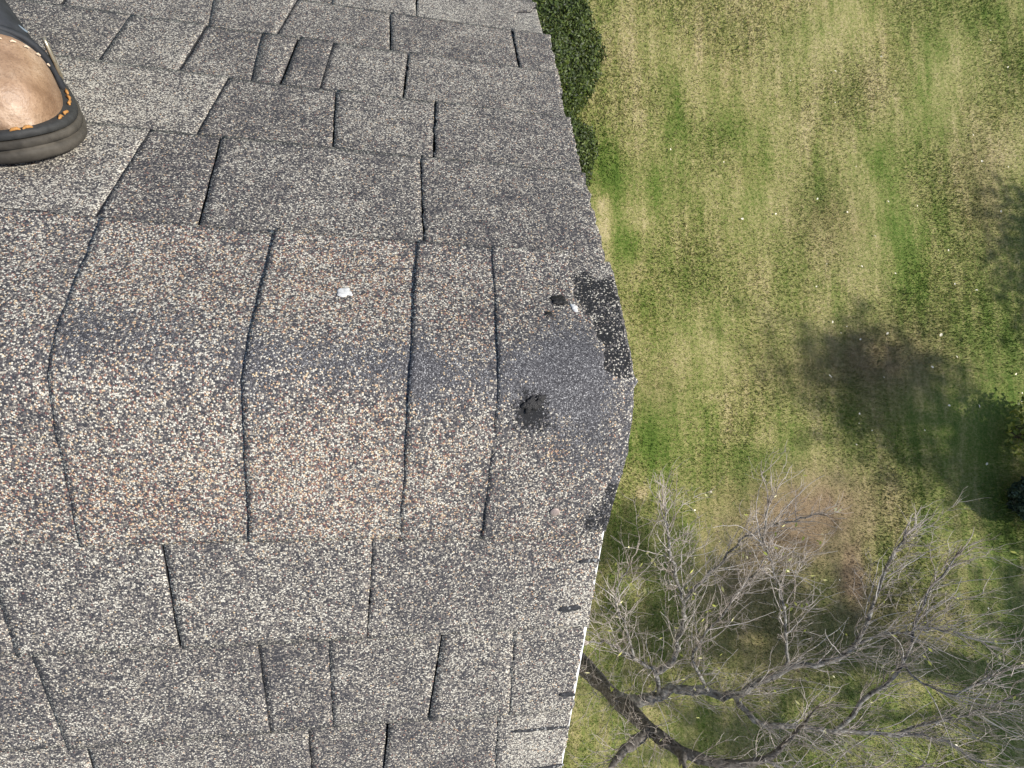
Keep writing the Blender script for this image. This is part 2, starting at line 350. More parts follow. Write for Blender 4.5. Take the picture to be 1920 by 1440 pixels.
for i, x0 in enumerate(caps):
    last = i == len(caps) - 1
    w1 = W_ + random.uniform(-.003, .003); w2 = W_ + .005 + random.uniform(-.003, .003)
    x1 = None if last else caps[i + 1] + 0.05
    skew = (0.0, 0, 0, 0, -.004, .003, .004, .003)[i]
    xl = lambda s, a=x0, k=skew: a + k * s / .16 + 0.0012 * nz(s, a, 40, 3)
    xr = tr if last else (lambda s, a=x1: a)
    ln = 0.195
    hb = lambda x, s, a=x0: 0.0118 - 0.0034 * min(1.0, max(0.0, (x - a) / 0.195)) 
    def dent(x, s):
        d = ((x + .103) / .016) ** 2 + ((s + .028) / .015) ** 2; e = ((x + .067) / .007) ** 2 + ((s - .094) / .007) ** 2
        return -0.0012 * math.exp(-d) - 0.0006 * math.exp(-e) + 0.0006 * nz(x, s, 60, 4) * math.exp(-((x + .1) / .04) ** 2)
    curl = lambda x, s, a=x0: 0.0018 * (0.55 + 1.2 * nz(s, a, 14, 7)) * math.exp(-max(0, x - a) / .02) * max(0.0, (abs(s) - .06) / .1) * (1 if s > 0 else .4) + 0.0058 * min(1.0, max(0.0, (s - .118) / .05)) ** 1.5
    o = slab('ridge_cap', house, xl, xr, w1, -w2, hb, 0.0022, step=0.0035 if last else 0.005, light=(.03, .03, .03, .05, .06, .07, .03, -.02)[i], warm=(.12, .12, .12, .12, .15, .17, .12, .09)[i], wear=.05 if not last else .12, rake_fibre=last, seed=20 + i * 3.1, jag=.0009, warp=.0014, dent=(lambda x, s, a=x0: (dent(x, s) if last else 0) - (0.0009 * math.exp(-max(0, x - a) / .008) * min(1.0, -s / .04) if s < 0 else 0)), warpf=curl)
    cap_objs.append(o)
tag(cap_objs[-1], 'torn last ridge cap with exposed nails at the gable end')

# nails and white splotches sitting on the caps
NAIL = simple('weathered_galvanised_nail', (0.27, 0.215, 0.19), 0.55, 0.3, 700, 0.4, 0.0005, 0.35)
SPLAT = simple('white_splotch_paint', (0.46, 0.455, 0.44), 0.9, 0.25, 300, 0.5)
def ontop(x, s, extra=0.0): return roof_pt(x, s, 0.0118 - 0.0034 * (x - max(c for c in caps if c <= x)) / 0.195 + 0.0022 + extra)
def disc(name, parent, mat, x, s, r, hgt, irr=0.0, elong=1.0, seed=0, rings=4, seg=20, tilt=0.0):
    V = []; F = []
    for k in range(rings + 1):
        f = k / rings
        for j in range(seg):
            a = 2 * math.pi * j / seg; rad = r * (1 - f * f * 0.98) if k else r * 1.0
            rad = r * math.cos(f * math.pi / 2 * 0.98) * (1 + irr * nz(math.cos(a), math.sin(a), 1.6, seed))
            V.append(tuple(ontop(x + rad * math.cos(a) * elong, s + rad * math.sin(a), hgt * math.sin(f * math.pi / 2) + .0008 + tilt * rad * math.sin(a))))
    for k in range(rings):
        for j in range(seg):
            F.append((k * seg + j, k * seg + (j + 1) % seg, (k + 1) * seg + (j + 1) % seg, (k + 1) * seg + j))
    me = mesh_np(name, V, F, True); return new_obj(name, me, (mat,), parent)
disc('nail_head', cap_objs[-1], NAIL, -0.066, -0.141, 0.0052, 0.0012, 0, 1.0, tilt=.1)
TARM = simple('black_roof_tar', (0.010, 0.009, 0.009), 0.5, 0.5, 350, 0.9, 0.002)
disc('tar_blob', cap_objs[-1], TARM, -0.0660, 0.0945, 0.0064, 0.0016, .8, 1.1, 5, 5, 36)
disc('tar_blob', cap_objs[-1], TARM, -0.0790, 0.0745, 0.0030, 0.0008, 1.0, 1.4, 15, 5, 30)
disc('tar_blob', cap_objs[-1], TARM, -0.1030, -0.0240, 0.0074, 0.0014, .7, 1.15, 25, 5, 44)
disc('tar_blob', cap_objs[-1], TARM, -0.0935, -0.0180, 0.0036, 0.0008, 1.0, 1.5, 31, 5, 30)
disc('white_splotch', cap_objs[5], SPLAT, -0.281, 0.0875, 0.0064, 0.0012, 0.55, 1.15, 3, seg=40)
disc('white_splotch', cap_objs[-1], SPLAT, -0.0515, 0.0855, 0.0044, 0.0012, 0.5, 0.8, 8, seg=30)
disc('white_splotch', cap_objs[-1], SPLAT, -0.0500, 0.0815, 0.0030, 0.0010, 0.7, 0.9, 12)

# ---- walls below the roof
SIDING = simple('painted_siding', (0.62, 0.60, 0.55), 0.6, 0.06, 8, 0.05)
wall_x = -0.32; EY = EAVE * CT - 0.35
def gable_half(z): return min(EY, max(0.0, (-z - 0.26) / math.tan(TH)))
V = []; F = []
for x in (XB + .3, wall_x - .03):
    b = len(V); V += [(x, -EY, GZ - .1), (x, EY, GZ - .1), (x, EY, -EY * math.tan(TH) - .24), (x, 0, -.24), (x, -EY, -EY * math.tan(TH) - .24)]
me = bpy.data.meshes.new('wall'); me.from_pydata(V, [], [(4, 3, 2, 1, 0), (5, 6, 7, 8, 9), (0, 1, 6, 5), (1, 2, 7, 6), (3, 4, 9, 8), (2, 3, 8, 7), (4, 0, 5, 9)]); me.update()
wall = new_obj('wall', me, (SIDING,), house)
z = GZ + .15
while z < -.5:
    y0, y1 = gable_half(z), gable_half(z + .18)
    if y0 > .1:
        V = [(wall_x, -y0, z), (wall_x, y0, z), (wall_x - .016, y1, z + .182), (wall_x - .016, -y1, z + .182), (wall_x - .029, -y0, z), (wall_x - .029, y0, z), (wall_x - .029, y1, z + .182), (wall_x - .029, -y1, z + .182)]
        new_obj('siding_board', mesh_np('siding_board', V, [(0, 1, 2, 3), (4, 5, 1, 0), (3, 2, 6, 7), (1, 5, 6, 2), (4, 0, 3, 7), (7, 6, 5, 4)]), (SIDING,), wall)
    z += .18

# ------------------------------------------------------------------ the lawn
DRY = [ # x, y, rx, ry, amount (positive = straw, negative = green)
(2.35, 5.13, 0.18, 0.83, 0.50), (2.46, 4.07, 0.14, 0.57, 0.40), (4.83, 5.68, 2.19, 0.99, 0.25), (5.74, 4.87, 1.78, 0.98, 0.20), (3.49, 5.46, 0.47, 0.70, 0.20), (4.98, 2.55, 1.20, 0.87, 0.12), (3.35, 2.43, 0.87, 0.83, 0.10), (3.88, 4.24, 0.35, 0.41, -0.50), (2.99, 3.95, 0.33, 0.29, -0.40), (2.14, 3.27, 0.38, 0.31, -0.80), (2.32, 2.51, 0.19, 0.19, -0.70), (2.79, 3.37, 0.36, 0.39, -0.35), (5.81, 3.87, 0.21, 0.27, -0.70), (6.59, 4.82, 0.31, 0.74, -0.60), (6.11, 2.78, 0.33, 0.68, -0.65), (6.31, 2.36, 0.33, 0.45, -0.50), (4.98, 3.56, 0.20, 0.26, -0.40), (7.96, 6.44, 0.50, 0.36, -0.50), (6.90, 6.01, 0.37, 0.43, -0.40), (2.49, 0.19, 0.29, 0.33, -0.90), (3.70, -0.04, 0.42, 0.28, -0.70), (2.99, 0.60, 0.30, 0.19, -0.35), (2.44, 1.84, 0.17, 0.16, -0.50), (2.73, -1.13, 0.26, 0.29, -0.40), (2.24, -0.83, 0.25, 0.34, -0.30), (1.83, 4.42, 0.08, 0.13, 1.20), (2.00, 2.95, 0.05, 0.09, 1.20), (1.99, 2.65, 0.08, 0.13, 1.00), (2.43, 2.82, 0.17, 0.20, 0.60), (2.69, 2.51, 0.08, 0.17, 0.60), (2.40, -0.40, 0.07, 0.06, 1.50), (5.01, -1.40, 0.14, 0.27, 0.90), (3.79, 0.24, 0.28, 0.09, 0.50), (4.80, -0.45, 0.66, 0.38, 0.35), (3.99, -0.92, 0.56, 0.36, 0.30), (3.27, 0.70, 0.17, 0.06, 0.60), (7.84, 4.17, 0.37, 0.50, 0.30), (3.50, -1.32, 0.27, 0.23, 0.30), (5.68, -0.58, 0.46, 0.39, 0.20), (7.21, -0.92, 0.33, 0.80, -0.60), (6.11, -0.77, 0.31, 0.26, -0.40), (7.24, 1.12, 0.43, 0.73, -0.30), (7.60, 1.85, 0.53, 0.76, -0.50), (6.55, 0.27, 0.99, 0.83, -0.40), (5.63, -2.41, 1.51, 0.90, -0.30), (2.55, 1.33, 0.27, 0.25, -0.30), ]

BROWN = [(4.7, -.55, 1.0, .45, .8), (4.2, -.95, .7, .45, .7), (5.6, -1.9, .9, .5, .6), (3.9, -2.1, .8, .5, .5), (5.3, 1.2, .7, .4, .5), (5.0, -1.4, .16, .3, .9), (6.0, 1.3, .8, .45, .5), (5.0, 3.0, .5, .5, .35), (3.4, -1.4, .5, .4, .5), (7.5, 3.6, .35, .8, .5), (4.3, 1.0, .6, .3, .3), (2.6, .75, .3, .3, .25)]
def lawn_attr(x, y, lst=None):
    v = np.zeros_like(x)
    for (cx, cy, rx, ry, a) in (lst or DRY):
        d = ((x - cx) / rx) ** 2 + ((y - cy) / ry) ** 2
        v += a * np.exp(-d * 0.8)
    return v
def lawn_material(name, blade=False):
    t = NT(name); geo = t.n('ShaderNodeNewGeometry'); pos = geo.outputs['Position']
    mp = t.n('ShaderNodeMapping'); mp.inputs['Scale'].default_value = (1.0, 0.22, 0.0); mp.inputs['Rotation'].default_value = (0, 0, math.radians(4)); t.l(pos, mp.inputs['Vector'])
    fl = t.n('ShaderNodeMapping'); fl.inputs['Scale'].default_value = (1, 1, 0.0); t.l(pos, fl.inputs['Vector'])
    p2 = fl.outputs[0]
    streak = t.math('SUBTRACT', t.noise(mp.outputs[0], 3.6, 5, 0.68), 0.5); patch = t.math('SUBTRACT', t.noise(p2, 1.5, 4, 0.6), 0.5); fine = t.math('SUBTRACT', t.noise(p2, 24, 4, 0.72), 0.5)
    vf = t.math('SUBTRACT', t.noise(p2, 90, 3, 0.7), 0.5)
    d = t.math('ADD', 0.565, t.math('MULTIPLY', t.attr('dry'), 0.40))
    for (n_, k) in ((streak, 0.95), (patch, 0.40), (fine, 1.15), (vf, 1.2)): d = t.math('ADD', d, t.math('MULTIPLY', n_, k))
    mp2 = t.n('ShaderNodeMapping'); mp2.inputs['Scale'].default_value = (1.0, 0.09, 0.0); mp2.inputs['Rotation'].default_value = (0, 0, math.radians(-5)); t.l(pos, mp2.inputs['Vector'])
    d = t.math('ADD', d, t.math('MULTIPLY', t.math('SUBTRACT', t.noise(mp2.outputs[0], 9, 3, .6), .5), 0.55))
    if blade: d = t.math('ADD', d, t.math('MULTIPLY', t.math('SUBTRACT', t.attr('rand'), 0.5), 0.5))
    d = t.math('ADD', d, 0.0, clamp=True)
    c = t.ramp(d, [(0.0, (0.058, 0.105, 0.014)), (0.28, (0.108, 0.160, 0.028)), (0.50, (0.190, 0.205, 0.060)), (0.72, (0.305, 0.282, 0.112)), (1.0, (0.43, 0.36, 0.20))])
    red = t.math('MULTIPLY', t.math('SUBTRACT', t.noise(p2, 0.9, 3, 0.6), 0.52, clamp=True), 2.2, clamp=True)
    c = t.mix(t.math('MULTIPLY', red, 0.3), c, t.mix(1.0, c, (1.0, 0.74, 0.66), 'MULTIPLY'))
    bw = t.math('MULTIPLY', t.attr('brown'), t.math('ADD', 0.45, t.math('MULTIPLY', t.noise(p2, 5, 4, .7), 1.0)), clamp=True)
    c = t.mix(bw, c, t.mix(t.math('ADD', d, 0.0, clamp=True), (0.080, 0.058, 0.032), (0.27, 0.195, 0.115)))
    t.l(c, t.b.inputs['Base Color']); t.b.inputs['Roughness'].default_value = 0.85; t.b.inputs['Specular IOR Level'].default_value = 0.15
    if not blade: t.bump(t.noise(p2, 70, 4, 0.75), 0.8, 0.03)
    return t.m
gx = np.concatenate([[-400, -120, -40, -12, -4], np.arange(0, 12.01, 0.10), [14, 20, 40, 120, 400]]); gy = np.concatenate([[-400, -120, -40, -14], np.arange(-8, 10.01, 0.10), [14, 40, 120, 400]])
GX, GY = np.meshgrid(gx, gy); V = np.stack([GX.ravel(), GY.ravel(), np.full(GX.size, GZ)], 1)
V[:, 2] += np.array([0.02 * mnoise.noise(Vector((a * .8, b * .8, 0))) if -1 < a < 13 and -9 < b < 11 else 0.0 for a, b in V[:, :2]])
nxg = len(gx); idx = np.arange(len(V)).reshape(len(gy), nxg)
F = np.stack([idx[:-1, :-1].ravel(), idx[:-1, 1:].ravel(), idx[1:, 1:].ravel(), idx[1:, :-1].ravel()], 1)
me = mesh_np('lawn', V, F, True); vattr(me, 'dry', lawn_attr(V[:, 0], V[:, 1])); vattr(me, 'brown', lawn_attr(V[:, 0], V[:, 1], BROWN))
tag(new_obj('lawn', me, (lawn_material('lawn_thatch'),)), 'autumn lawn of mixed straw and green grass below the gable', kind='structure')
# grass blades
NB = 520000
bx = rng.uniform(0.6, 10.5, NB); by = rng.uniform(-5.2, 8.6, NB)
keep = (by < 1.2 * bx + 5.0); bx = bx[keep]; by = by[keep]; NB = len(bx)
hgt = rng.uniform(0.018, 0.045, NB); ang = rng.uniform(0, 2 * np.pi, NB); lean = rng.uniform(0.2, 1.3, NB) * hgt; la = rng.uniform(0, 2 * np.pi, NB); wd = rng.uniform(0.003, 0.0075, NB)
z0 = np.full(NB, GZ - 0.008)
a = np.stack([bx - wd * np.cos(ang), by - wd * np.sin(ang), z0], 1); b = np.stack([bx + wd * np.cos(ang), by + wd * np.sin(ang), z0], 1); c = np.stack([bx + lean * np.cos(la), by + lean * np.sin(la), z0 + hgt], 1)
V = np.stack([a, b, c], 1).reshape(-1, 3); F = np.arange(NB * 3).reshape(-1, 3)
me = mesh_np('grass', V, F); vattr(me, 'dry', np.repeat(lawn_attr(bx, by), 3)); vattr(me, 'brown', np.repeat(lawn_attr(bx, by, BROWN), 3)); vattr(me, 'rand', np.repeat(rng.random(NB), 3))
tag(new_obj('grass', me, (lawn_material('grass_blades', True),)), 'short mown grass blades of the lawn, straw and green', 'grass', kind='stuff')

# fallen leaves, one by one
LEAFM = simple('pale_dry_leaf', (0.62, 0.57, 0.44), 0.7, 0.2, 90, 0.3)
V = [(0, -.5, 0), (.30, -.15, .10), (.27, .2, .12), (0, .5, .02), (-.27, .2, .16), (-.30, -.15, .08), (0, 0, .0)]
leaf_me = mesh_np('fallen_leaf', V, [(0, 1, 6), (1, 2, 6), (2, 3, 6), (3, 4, 6), (4, 5, 6), (5, 0, 6)]); leaf_me.materials.append(LEAFM)
for i in range(75):
    if i < 58: x, y = random.uniform(4.6, 9.0), random.gauss(1.2, 2.6)
    else: x, y = random.uniform(2.3, 6), random.uniform(-3, 5)
    o = new_obj('fallen_leaf', leaf_me); sz = random.uniform(.018, .042) * (1.3 if x > 6 else 1)
    o.location = (x, y, GZ + .032); o.scale = (sz, sz, sz); o.rotation_euler = (random.uniform(-.5, .5), random.uniform(-.5, .5), random.uniform(0, 6.28))
    tag(o, 'small pale fallen leaf lying on the lawn', 'leaf', 'pale leaves scattered over the lawn')

# ------------------------------------------------------------------ shrubs and trees
def leaf_cloud(name, parent, mat, centers, n, size, seed, up=0.3, aspect=0.45, shell=0.55, gauss=False):
    """many small leaf faces spread through ellipsoids (cx, cy, cz, rx, ry, rz)"""
    r = np.random.default_rng(seed); P = []; N = []
    wts = np.array([c[3] * c[4] + c[4] * c[5] for c in centers]); wts = wts / wts.sum()
    for c, w in zip(centers, wts):
        k = int(n * w); d = r.normal(size=(k, 3)); d /= np.linalg.norm(d, axis=1)[:, None]
        rad = shell + (1 - shell) * r.random(k) ** 0.5
        lump = np.array([1 + 0.16 * mnoise.noise(Vector(q * 2.3) + Vector((seed, c[0], c[1]))) + 0.07 * mnoise.noise(Vector(q * 7) + Vector((seed, c[0], 3))) for q in d])
        if gauss: rad = np.abs(r.normal(size=k)) ** .8 * .75
        P.append(np.array(c[:3]) + d * rad[:, None] * lump[:, None] * np.array(c[3:6])); N.append(d)
    P = np.concatenate(P); N = np.concatenate(N); k = len(P)
    N = N + r.normal(size=(k, 3)) * 0.7; N[:, 2] += up; N /= np.linalg.norm(N, axis=1)[:, None]
    T = np.cross(N, r.normal(size=(k, 3))); T /= np.linalg.norm(T, axis=1)[:, None] + 1e-9; B = np.cross(N, T)
    s = size * r.uniform(0.6, 1.3, k)[:, None]
    V = np.stack([P - T * s, P - B * s * aspect, P + T * s, P + B * s * aspect], 1).reshape(-1, 3)
    me = mesh_np(name, V, np.arange(len(V)).reshape(-1, 4)); vattr(me, 'rand', np.repeat(r.random(k), 4)); me.materials.append(mat)
    return new_obj(name, me, (), parent)
def leaf_material(name, stops, rough=0.55, trans=0.15):
    t = NT(name); tc = t.n('ShaderNodeTexCoord').outputs['Object']
    f = t.math('ADD', t.math('MULTIPLY', t.attr('rand'), 0.6), t.math('MULTIPLY', t.noise(tc, 4, 3, 0.6), 0.5))
    t.l(t.ramp(f, stops), t.b.inputs['Base Color']); t.b.inputs['Roughness'].default_value = rough; t.b.inputs['Specular IOR Level'].default_value = 0.3
    t.b.inputs['Subsurface Weight'].default_value = 0.0
    return t.m
YEW = leaf_material('yew_needles', [(0.15, (0.007, 0.012, 0.002)), (0.5, (0.026, 0.042, 0.005)), (0.75, (0.055, 0.080, 0.010)), (0.95, (0.11, 0.13, 0.02))])
BARK = simple('grey_brown_bark', (0.085, 0.068, 0.052), 0.9, 0.5, 30, 0.8, 0.01)
def tube(pts, rad, seg=6):
    """rings along a polyline -> (V, F)"""
    V = []; F = []; n = len(pts); prev = None
    for i, p in enumerate(pts):
        t = (pts[min(i + 1, n - 1)] - pts[max(i - 1, 0)]).normalized()
        if prev is None: u = t.orthogonal().normalized()
        else: u = (prev - t * prev.dot(t)).normalized() if (prev - t * prev.dot(t)).length > 1e-6 else t.orthogonal().normalized()
        prev = u; w = t.cross(u)
        for j in range(seg):
            a = 2 * math.pi * j / seg; V.append(tuple(p + (u * math.cos(a) + w * math.sin(a)) * rad[i]))
    for i in range(n - 1):
        for j in range(seg): F.append((i * seg + j, i * seg + (j + 1) % seg, (i + 1) * seg + (j + 1) % seg, (i + 1) * seg + j))
    return V, F
class Tubes:
    def __init__(s): s.V = []; s.F = []
    def add(s, pts, rad, seg=6):
        v, f = tube(pts, rad, seg); b = len(s.V); s.V += v; s.F += [tuple(i + b for i in q) for q in f]
    def build(s, name, mat, parent): return new_obj(name, mesh_np(name, s.V, s.F, True), (mat,), parent)
def shrub(loc, rx, ry, rz, n, size, mat, label, seed, name='clipped_shrub', lobes=None, group=None, cat='shrub', core=True):
    o = empty(name, loc); tag(o, label, cat, group)
    cs = lobes or [(0, 0, rz, rx, ry, rz)]
    st = Tubes()
    for k in range(5):
        a = k * 1.256 + seed; st.add([Vector((.04 * math.cos(a), .04 * math.sin(a), -.02)), Vector((.12 * math.cos(a), .12 * math.sin(a), rz * .6)), Vector((rx * .5 * math.cos(a), ry * .5 * math.sin(a), rz * 1.2))], (.022, .016, .006))
    st.build('stem', BARK, o)
    leaf_cloud('foliage', o, mat, cs, n, size, seed, shell=0.72 if core else .3)
    return o
shrub((0.93, 4.30, GZ), .82, .86, .58, 80000, .017, YEW, 'large rounded dark green clipped shrub at the far end of the gable wall', 3, group='clipped shrubs along the gable wall')
shrub((1.00, 3.24, GZ), .74, .60, .48, 55000, .017, YEW, 'smaller dark green clipped shrub beside the large one, tucked against the rake edge', 4, group='clipped shrubs along the gable wall')
YGR = leaf_material('yellow_green_leaves', [(0.1, (0.03, 0.055, 0.008)), (0.5, (0.12, 0.15, 0.02)), (0.9, (0.32, 0.30, 0.06))])
EVG = leaf_material('blue_green_needles', [(0.2, (0.008, 0.016, 0.010)), (0.6, (0.02, 0.038, 0.022)), (0.92, (0.10, 0.15, 0.11))])
shrub((7.55, 0.35, GZ), .42, .50, .36, 1100, .035, YGR, 'sparse yellow green shrub at the right edge of the lawn', 6, name='leafy_shrub', core=False)
shrub((7.50, -0.50, GZ), .36, .34, .40, 7000, .035, EVG, 'dark blue green evergreen shrub at the right edge of the lawn', 9, name='evergreen_shrub')

# bare ornamental tree beside the gable
LIMBS = {
'trunk': [(1.41, -1.88, -5.6), (1.37, -1.82, -4.8), (1.38, -1.82, -4.3), (1.41, -1.83, -3.75), (1.48, -1.87, -3.4), (1.59, -1.91, -3.15), (1.78, -1.93, -3.0), (2.01, -1.88, -2.9), (2.15, -1.71, -2.8), (2.17, -1.48, -2.6)] ,
'A': [(1.41, -1.83, -3.75), (1.51, -1.77, -3.6), (1.63, -1.74, -3.55), (1.75, -1.67, -3.5), (1.95, -1.68, -3.4), (2.09, -1.66, -3.3), (2.24, -1.54, -3.2), (2.41, -1.43, -3.1), (2.62, -1.37, -3.0), (2.71, -1.25, -2.9), (2.8, -0.96, -2.8), (2.83, -0.71, -2.7), (2.87, -0.52, -2.6)] ,
'B': [(2.09, -1.66, -3.3), (2.14, -1.78, -3.2), (2.35, -1.8, -3.1), (2.63, -1.83, -3.05), (3.02, -1.83, -2.95), (3.2, -1.82, -2.85), (3.39, -1.92, -2.7)] ,

'D': [(1.63, -1.74, -3.55), (1.6, -1.56, -3.5), (1.39, -1.42, -3.4), (1.19, -1.28, -3.3), (1.0, -1.23, -3.2)] ,
'E': [(1.6, -1.56, -3.5), (1.68, -1.43, -3.4), (1.69, -1.25, -3.3), (1.68, -1.08, -3.2), (1.61, -0.92, -3.1), (1.46, -0.71, -2.9), (1.33, -0.49, -2.7), (1.27, -0.32, -2.6)] ,
'F': [(1.61, -0.97, -3.1), (1.72, -0.82, -3.0), (1.84, -0.65, -2.9), (1.91, -0.53, -2.8), (2.0, -0.45, -2.65), (2.11, -0.39, -2.5)] ,
'G': [(2.35, -1.43, -3.1), (2.29, -1.19, -3.0), (2.21, -0.96, -2.9), (2.07, -0.73, -2.75), (1.89, -0.52, -2.6), (1.87, -0.32, -2.5)] ,
'H': [(2.71, -1.25, -2.9), (2.86, -1.16, -2.8), (3.01, -1.11, -2.7), (3.14, -1.1, -2.6), (3.29, -1.16, -2.5)] ,
'I': [(2.63, -1.83, -3.05), (2.84, -1.55, -2.9), (2.97, -1.33, -2.8), (2.99, -1.08, -2.7), (3.05, -0.83, -2.6), (3.12, -0.64, -2.5)] ,
'J': [(2.97, -1.33, -2.8), (3.05, -1.46, -2.7), (3.13, -1.46, -2.6), (3.24, -1.32, -2.45)] ,
'K': [(1.95, -1.68, -3.4), (1.73, -1.39, -3.2), (1.74, -1.13, -3.0), (1.82, -0.89, -2.8), (1.91, -0.72, -2.7)] ,
'M': [(1.48, -1.87, -3.4), (1.22, -1.83, -3.1), (1.04, -1.84, -2.9), (0.87, -1.89, -2.7)] ,
'N': [(1.59, -1.91, -3.15), (1.51, -1.94, -2.9), (1.47, -1.98, -2.6)] ,
'O': [(3.02, -1.83, -2.95), (3.25, -1.7, -2.8), (3.47, -1.61, -2.7), (3.57, -1.42, -2.5)] ,
'P': [(2.01, -1.88, -2.9), (2.19, -1.92, -2.8), (2.47, -1.9, -2.7), (2.82, -1.85, -2.6)] ,
'Q': [(1.39, -1.42, -3.4), (1.26, -1.16, -3.2), (1.1, -0.91, -3.0), (1.13, -0.68, -2.8)] ,

}
RAD = dict(trunk=(.098, .004), A=(.046, .007), B=(.024, .006), C=(.070, .014), D=(.020, .006), E=(.024, .005), F=(.012, .004), G=(.012, .004), H=(.010, .004), I=(.016, .004), J=(.009, .004), K=(.014, .004), M=(.045, .006), N=(.034, .006), O=(.010, .004), P=(.014, .004), Q=(.011, .004))
def bark_material(name, lo_, hi_, sc, thr):
    t = NT(name); tc = t.n('ShaderNodeTexCoord').outputs['Object']
    f = t.noise(tc, sc, 4, 0.65); c = t.ramp(f, [(0.30, lo_), (thr, tuple((a + b) / 2 for a, b in zip(lo_, hi_))), (thr + .16, hi_)])
    t.l(c, t.b.inputs['Base Color']); t.b.inputs['Roughness'].default_value = .9; t.b.inputs['Specular IOR Level'].default_value = .15; t.bump(f, .8, .006); return t.m
LIMB_M = bark_material('lichen_bark', (0.028, 0.022, 0.018), (0.36, 0.35, 0.32), 30, .56)
TWIG_M = bark_material('twig_bark', (0.11, 0.085, 0.068), (0.46, 0.41, 0.365), 6, .48)
TRUNK_M = bark_material('trunk_bark', (0.020, 0.015, 0.012), (0.20, 0.185, 0.165), 40, .58)
tree = empty('bare_tree', (1.41, -1.86, GZ)); tag(tree, 'leafless ornamental tree with tangled twigs and a few yellow leaves beside the gable', 'tree')
rt = random.Random(21)
off = Vector((1.41, -1.86, GZ))
def smooth_line(pts, sub, wob):
    P = [Vector(p) for p in pts]; out = []
    for i in range(len(P) - 1):
        p0, p1, p2, p3 = P[max(i - 1, 0)], P[i], P[i + 1], P[min(i + 2, len(P) - 1)]
        for k in range(sub):
            u = k / sub
            q = 0.5 * ((2 * p1) + (p2 - p0) * u + (2 * p0 - 5 * p1 + 4 * p2 - p3) * u * u + (3 * p1 - p0 - 3 * p2 + p3) * u ** 3)
            out.append(q + Vector((rt.uniform(-1, 1), rt.uniform(-1, 1), rt.uniform(-1, 1))) * wob)
    out.append(P[-1]); return out
leafpos = []
def walk(p, d, length, r0, r1, n, curl, bias):
    pts = [p.copy()]; d = d.normalized()
    for i in range(n):
        d = (d + Vector((rt.uniform(-1, 1), rt.uniform(-1, 1), rt.uniform(-.8, 1))) * curl + bias * 0.06).normalized(); p = p + d * (length / n); pts.append(p.copy())
    return pts, [lerp(r0, r1, i / n) for i in range(n + 1)], d
twigs = Tubes(); shoots = Tubes()
def side_dir(t, angle):
    o = t.orthogonal().normalized(); o.rotate(Matrix.Rotation(rt.uniform(0, 6.28), 3, t)); return (t * math.cos(angle) + o * math.sin(angle)).normalized()
def sprout(pts, depth, dens, lmin, lmax, r):
    for i in range(1, len(pts)):
        seg = pts[i] - pts[i - 1]
        if seg.length < 1e-5: continue
        k = dens * seg.length; k = int(k) + (rt.random() < k - int(k))
        for _ in range(k):
            p = pts[i - 1].lerp(pts[i], rt.random()); t = seg.normalized(); outw = Vector((p.x - 1.6, p.y + 1.9, 0)); outw = outw.normalized() if outw.length > 0 else outw
            d = side_dir(t, rt.uniform(.5, 1.1)) + outw * .12 + Vector((0, 0, .15)); ln = rt.uniform(lmin, lmax)
            n = 9 if depth == 0 else 5
            q, rr, _d = walk(p, d, ln, r, r * .35, n, .36, outw + Vector((0, 0, .8)))
            if max(v.z for v in q) > -1.7: continue
            twigs.add(q, rr, 4 if depth == 0 else 3)
            if rt.random() < .035: leafpos.append(q[-1])
            if depth < 2: sprout(q[1:], depth + 1, dens * (.72 if depth == 0 else .45), lmin * .45, lmax * .45, r * .62)
for key, pts in LIMBS.items():
    pts = [Vector(p) - off + off for p in pts]
    L = smooth_line(pts, 4, .014 if key != 'trunk' else .004); a, b = RAD[key]
    m = len(L); rad = [lerp(a, b, (i / (m - 1)) ** (.8 if key != 'trunk' else .75)) * (1 + .14 * rt.uniform(-1, 1)) for i in range(m)]
    if key == 'trunk': rad[0] *= 1.35; rad[1] *= 1.12
    tb = Tubes(); tb.add([p - off for p in L], rad, 10 if a > .03 else 7)
    tb.build('trunk' if key == 'trunk' else 'limb', TRUNK_M if key in ('trunk', 'M', 'N') else LIMB_M, tree)
    sprout(L[2:] if key != 'trunk' else L[7:], 0, 31, .12, .44, .0027)
    if key not in ('trunk', 'M', 'N'):                                   # long whippy shoots
        for i in range(3, len(L) - 4):
            if rt.random() < .9:
                q, rr, _d = walk(L[i], side_dir((L[i + 1] - L[i]).normalized(), rt.uniform(.4, .9)) + Vector((0, 0, .3)), rt.uniform(.3, .6), .0036, .0011, 12, .2, Vector((0, .1, .2)))
                if max(v.z for v in q) < -1.8: shoots.add(q, rr, 4)
    if True:
        d = (L[-1] - L[-3]); 
        for _ in range(3):
            q, rr, _d = walk(L[-1], d.normalized() + Vector((rt.uniform(-.5, .5), rt.uniform(-.5, .5), .1)), rt.uniform(.10, .26), b, .0012, 8, .2, Vector((0, 0, .3)))
            twigs.add(q, rr, 4); sprout(q, 1, 10, .1, .25, .0026)
twigs.V = [(v[0] - off.x, v[1] - off.y, v[2] - off.z) for v in twigs.V]
tw = twigs.build('twigs', TWIG_M, tree); tag(tw, kind='stuff')
shoots.V = [(v[0] - off.x, v[1] - off.y, v[2] - off.z) for v in shoots.V]
tag(shoots.build('long_shoots', bark_material('pale_twig_bark', (0.17, 0.14, 0.12), (0.46, 0.43, 0.40), 8, .45), tree), kind='stuff')
V = []; F = []
for p in leafpos:
    s = rt.uniform(.010, .022); d = Vector((rt.uniform(-1, 1), rt.uniform(-1, 1), rt.uniform(-.3, .5))).normalized(); e = d.orthogonal().normalized() * .4
    b = len(V); q = p - off; V += [tuple(q), tuple(q + (d + e) * s), tuple(q + d * 2 * s), tuple(q + (d - e) * s)]; F.append((b, b + 1, b + 2, b + 3))
